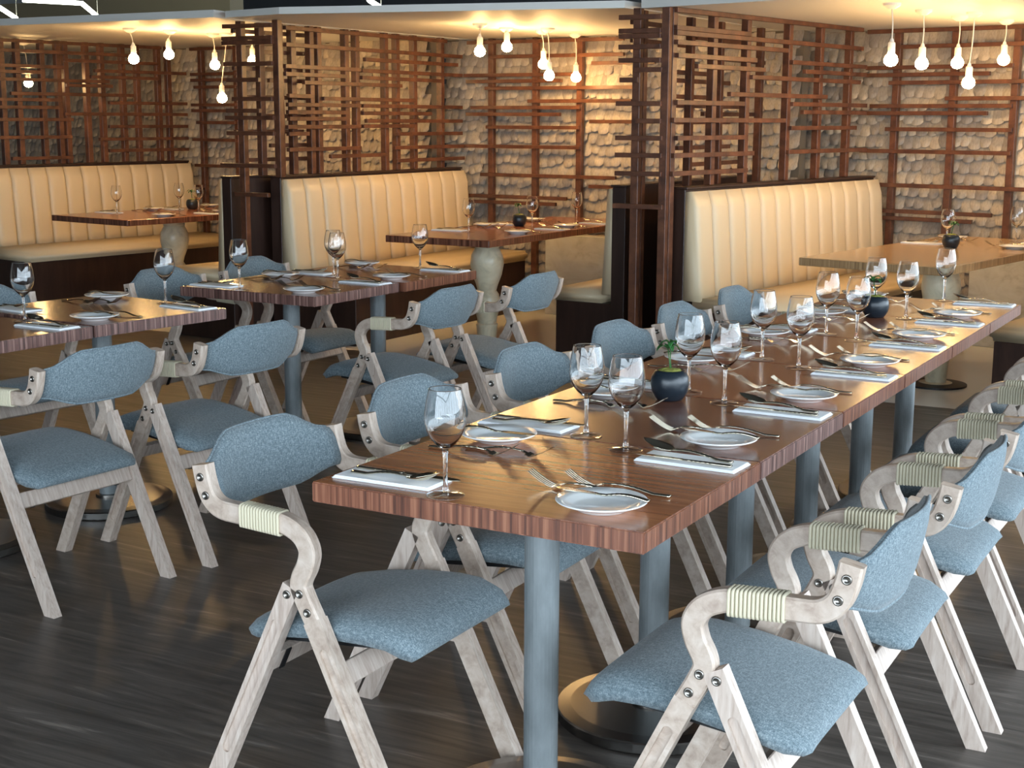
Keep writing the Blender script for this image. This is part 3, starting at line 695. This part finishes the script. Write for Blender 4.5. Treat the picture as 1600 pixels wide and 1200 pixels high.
def setting(org, rot, nm, sd, skip=(), W=.711, Ly=.6, side_words=('outer', 'inner')):
    """one place setting; sd 0 = the x=0 side of the table, 1 = the opposite side (same layout turned by 180 degrees)"""
    M_ = Matrix.Translation(org) @ Matrix.Rotation(rot, 4, 'Z')
    if sd: M_ = M_ @ Matrix.Translation((-W, Ly, 0)) @ Matrix.Rotation(PI, 4, 'Z')
    s = side_words[sd]; r0 = rot+(PI if sd else 0)
    def P3(x, y, z=0): return M_ @ Vector((x+SR.uniform(-.006, .006), y+SR.uniform(-.006, .006), TZ+z))
    J = lambda k=.03: SR.uniform(-k, k)
    w_ = 'on the %s, %s side' % (nm, s)
    if 'plate' not in skip:
        p = M_ @ Vector((-.132+SR.uniform(-.006, .006), .100+SR.uniform(-.005, .005), TZ)); PP.put(p, r0, 'white bread plate %s' % w_, 'bread plates')
        q = p+M_.to_3x3() @ Vector((-.004, .012, .0188)); PBk.put(q, r0+PI+J(.05), 'butter knife %s' % w_, 'butter knives')
    if 'fork' not in skip:
        PFk.put(P3(-.225, .197), r0+PI+J(), 'plate-side fork %s' % w_, 'forks')
        PFk.put(P3(-.150, .234), r0+PI+J(), 'napkin-side fork %s' % w_, 'forks')
    if 'napkin' not in skip:
        p = M_ @ Vector((-.124+SR.uniform(-.005, .005), .514+SR.uniform(-.008, .008), TZ)); a = r0+J(.03); PN.put(p, a, 'folded white napkin %s' % w_, 'napkins')
        m3 = Matrix.Rotation(a, 3, 'Z')
        PKn.put(p+m3 @ Vector((-.022, -.022, .0063)), a+PI+J(.03), 'table knife %s' % w_, 'table knives')
        PSp.put(p+m3 @ Vector((-.020, .020, .0063)), a+PI-.06+J(.03), 'spoon %s' % w_, 'spoons')
    if 'glass' not in skip: PG.put(P3(-.290, .555), r0, 'empty wine glass %s' % w_, 'wine glasses')
for i, (org, rot, nm) in enumerate(TABLES):
    for sd in (0, 1):
        sk = ('glass',) if (i, sd) == (8, 1) else ()
        setting(org, rot, nm, sd, sk, W=ROWW[i] if i < 6 else .711)

# potted plants
def make_pot(n):
    t = thing('potted_plant', '', 'plant')
    bm = bmesh.new(); lathe(bm, [(0, 0), (.030, 0), (.034, .003), (.045, .022), (.0492, .042), (.047, .060), (.040, .073), (.034, .0775), (.031, .076), (.031, .066), (0, .066)], 40, cap=False); finish('pot', bm, MT['pot'], t, smooth=True)
    bm = bmesh.new(); lathe(bm, [(.0308, .068), (.029, .075), (.018, .079), (0, .080)], 24, cap=False)
    r = random.Random(n)
    for v in bm.verts: v.co += Vector((r.uniform(-.0012, .0012), r.uniform(-.0012, .0012), r.uniform(-.001, .003)))
    finish('moss', bm, MT['moss'], t, smooth=True)
    tips = []
    for k in range(2):
        a = r.uniform(0, 6.28); bm = bmesh.new(); e = Vector((.012*math.cos(a), .012*math.sin(a), .128+.01*k))
        tube(bm, [(.003*k, 0, .076), (e.x*.4, e.y*.4, .10), e], .0013, 6); finish('stem', bm, MT['leaf'], t, smooth=True); tips.append(e)
    for k in range(7):
        a = k*6.283/7+r.uniform(-.3, .3); e = tips[k % 2]; Ln = r.uniform(.026, .036); bm = bmesh.new(); g = []
        for i in range(7):
            q = i/6; wd = .0085*math.sin(PI*(.05+.93*q))**.8; zc = e.z+.014*math.sin(q*2.4)-.012*q*q; d = Vector((math.cos(a), math.sin(a), 0)); sd_ = Vector((-d.y, d.x, 0))
            c = Vector((e.x, e.y, 0))+d*Ln*q
            g.append([bm.verts.new(c-sd_*wd+Vector((0, 0, zc+.003))), bm.verts.new(c+Vector((0, 0, zc))), bm.verts.new(c+sd_*wd+Vector((0, 0, zc+.003)))])
        for A, B in zip(g, g[1:]):
            for j in range(2): bm.faces.new((A[j], A[j+1], B[j+1], B[j]))
        o = finish('leaf', bm, MT['leaf'], t, smooth=True); sm = o.modifiers.new('thickness', 'SOLIDIFY'); sm.thickness = .0006
    return t
PT = Proto(make_pot(3))
PT.put((-.430, 1.13, TZ), .4, 'black pot with small plant on the second table of the long row', 'potted plants')
PT.put((-.395, 2.945, TZ), 2.0, 'black pot with small plant on the fifth table of the long row', 'potted plants')
PT.put(FM.w(-3.85, 6.05, TZ), 1.1, 'black pot with small plant on the middle booth table', 'potted plants')
PT.put(FL.w(-7.5, 5.33, TZ), 3.0, 'black pot with small plant on the left booth table', 'potted plants')
PT.put(FR.w(-1.87, 5.745, TZ), 4.2, 'black pot with small plant on the right booth table', 'potted plants')

# booth table settings (same layout as the dining tables, one setting per seat)
def booth_settings(fr, u1, W, vs, nm, skips):
    for k, v in enumerate(vs):
        for sd in (0, 1):
            setting(fr.w(u1, v), -fr.a, '%s booth table, %s place' % (nm, ['near', 'middle', 'far'][k]), sd, skips.get((k, sd), ()), W=W, side_words=('turned-away bench', 'channel-back bench'))
booth_settings(FM, -3.405, .743, (5.40, 6.02), 'middle', {(1, 1): ('glass',)})
booth_settings(FL, -6.89, .87, (4.56, 5.13), 'left', {})
booth_settings(FR, -1.456, .79, (5.85,), 'right', {})

# ---------------------------------------------------------------- pendant bulbs
def pendant(pl, b, label):
    t = thing('pendant_bulb', label, 'light', pl, 0, 'bare-bulb pendant lights')
    b = Vector(b)-Vector(pl)
    bm = bmesh.new(); lathe(bm, [(.018, -.030), (.045, -.012), (.048, 0)], 24); finish('ceiling_rose', bm, MT['white_fix'], t, smooth=False)
    top = b+Vector((0, 0, .105)); bm = bmesh.new(); tube(bm, catmull([(0, 0, -.028), Vector((0, 0, -.028)).lerp(top, .5)+Vector((.004, 0, 0)), top], 5), .0035, 6); finish('cord', bm, MT['cord'], t, smooth=True)
    bm = bmesh.new(); lathe(bm, [(.006, .108), (.010, .100), (.012, .090), (.019, .086), (.020, .034), (.017, .032)], 20); finish('socket', bm, MT['white_fix'], t, loc=b)
    bm = bmesh.new(); lathe(bm, [(.014, .036), (.018, .031), (.030, .018), (.0365, .0), (.034, -.016), (.022, -.030), (0, -.036)], 20); finish('bulb', bm, MT['bulb'], t, smooth=True, loc=b)
PB = {'left': [((-6.26, 5.39), (-6.215, 5.371, 1.843)), ((-6.16, 5.68), (-6.148, 5.649, 1.883)), ((-6.15, 6.12), (-6.110, 6.087, 1.826)), ((-6.03, 6.13), (-6.03, 6.06, 1.589)), ((-6.14, 6.55), (-6.122, 6.53, 1.874)), ((-8.35, 6.37), (-8.299, 6.35, 1.72))],
 'middle': [((-3.84, 6.01), (-3.824, 5.985, 1.876)), ((-3.88, 6.43), (-3.865, 6.413, 1.924)), ((-3.80, 6.79), (-3.768, 6.754, 1.821)), ((-3.66, 6.61), (-3.624, 6.565, 1.737)), ((-3.79, 7.28), (-3.769, 7.26, 1.745))],
 'right': [((-1.06, 5.51), (-1.04, 5.462, 1.761)), ((-1.02, 6.03), (-1.003, 5.975, 1.759)), ((-.95, 6.62), (-.939, 6.567, 1.782)), ((-.81, 6.34), (-.806, 6.263, 1.661)), ((-.77, 7.07), (-.765, 7.023, 1.814))]}
PBL = {'left': ['bare bulb nearest the front edge of the left ceiling panel', 'short-corded bare bulb, second from the left panel front edge', 'upper of the two left booth bulbs hanging one above the other', 'lowest bare bulb over the left booth, under another bulb', 'bare bulb behind the narrow lattice between left and middle booths', 'lone bare bulb seen through the lattice above the left bench'],
 'middle': ['bare bulb nearest the front edge of the middle ceiling panel', 'shortest-corded bare bulb over the middle booth', 'upper of two touching bulbs over the middle booth', 'lower of two touching bulbs over the middle booth', 'bare bulb nearest the shell wall of the middle booth'],
 'right': ['bare bulb nearest the front edge of the right ceiling panel', 'bare bulb second from the front edge of the right ceiling panel', 'bare bulb just above the lowest bulb of the right booth', 'lowest-hanging bare bulb over the right booth', 'bare bulb nearest the shell wall of the right booth']}
for k, lst in PB.items():
    for j, (pl_, b_) in enumerate(lst): pendant((pl_[0], pl_[1], 2.05), b_, PBL[k][j])
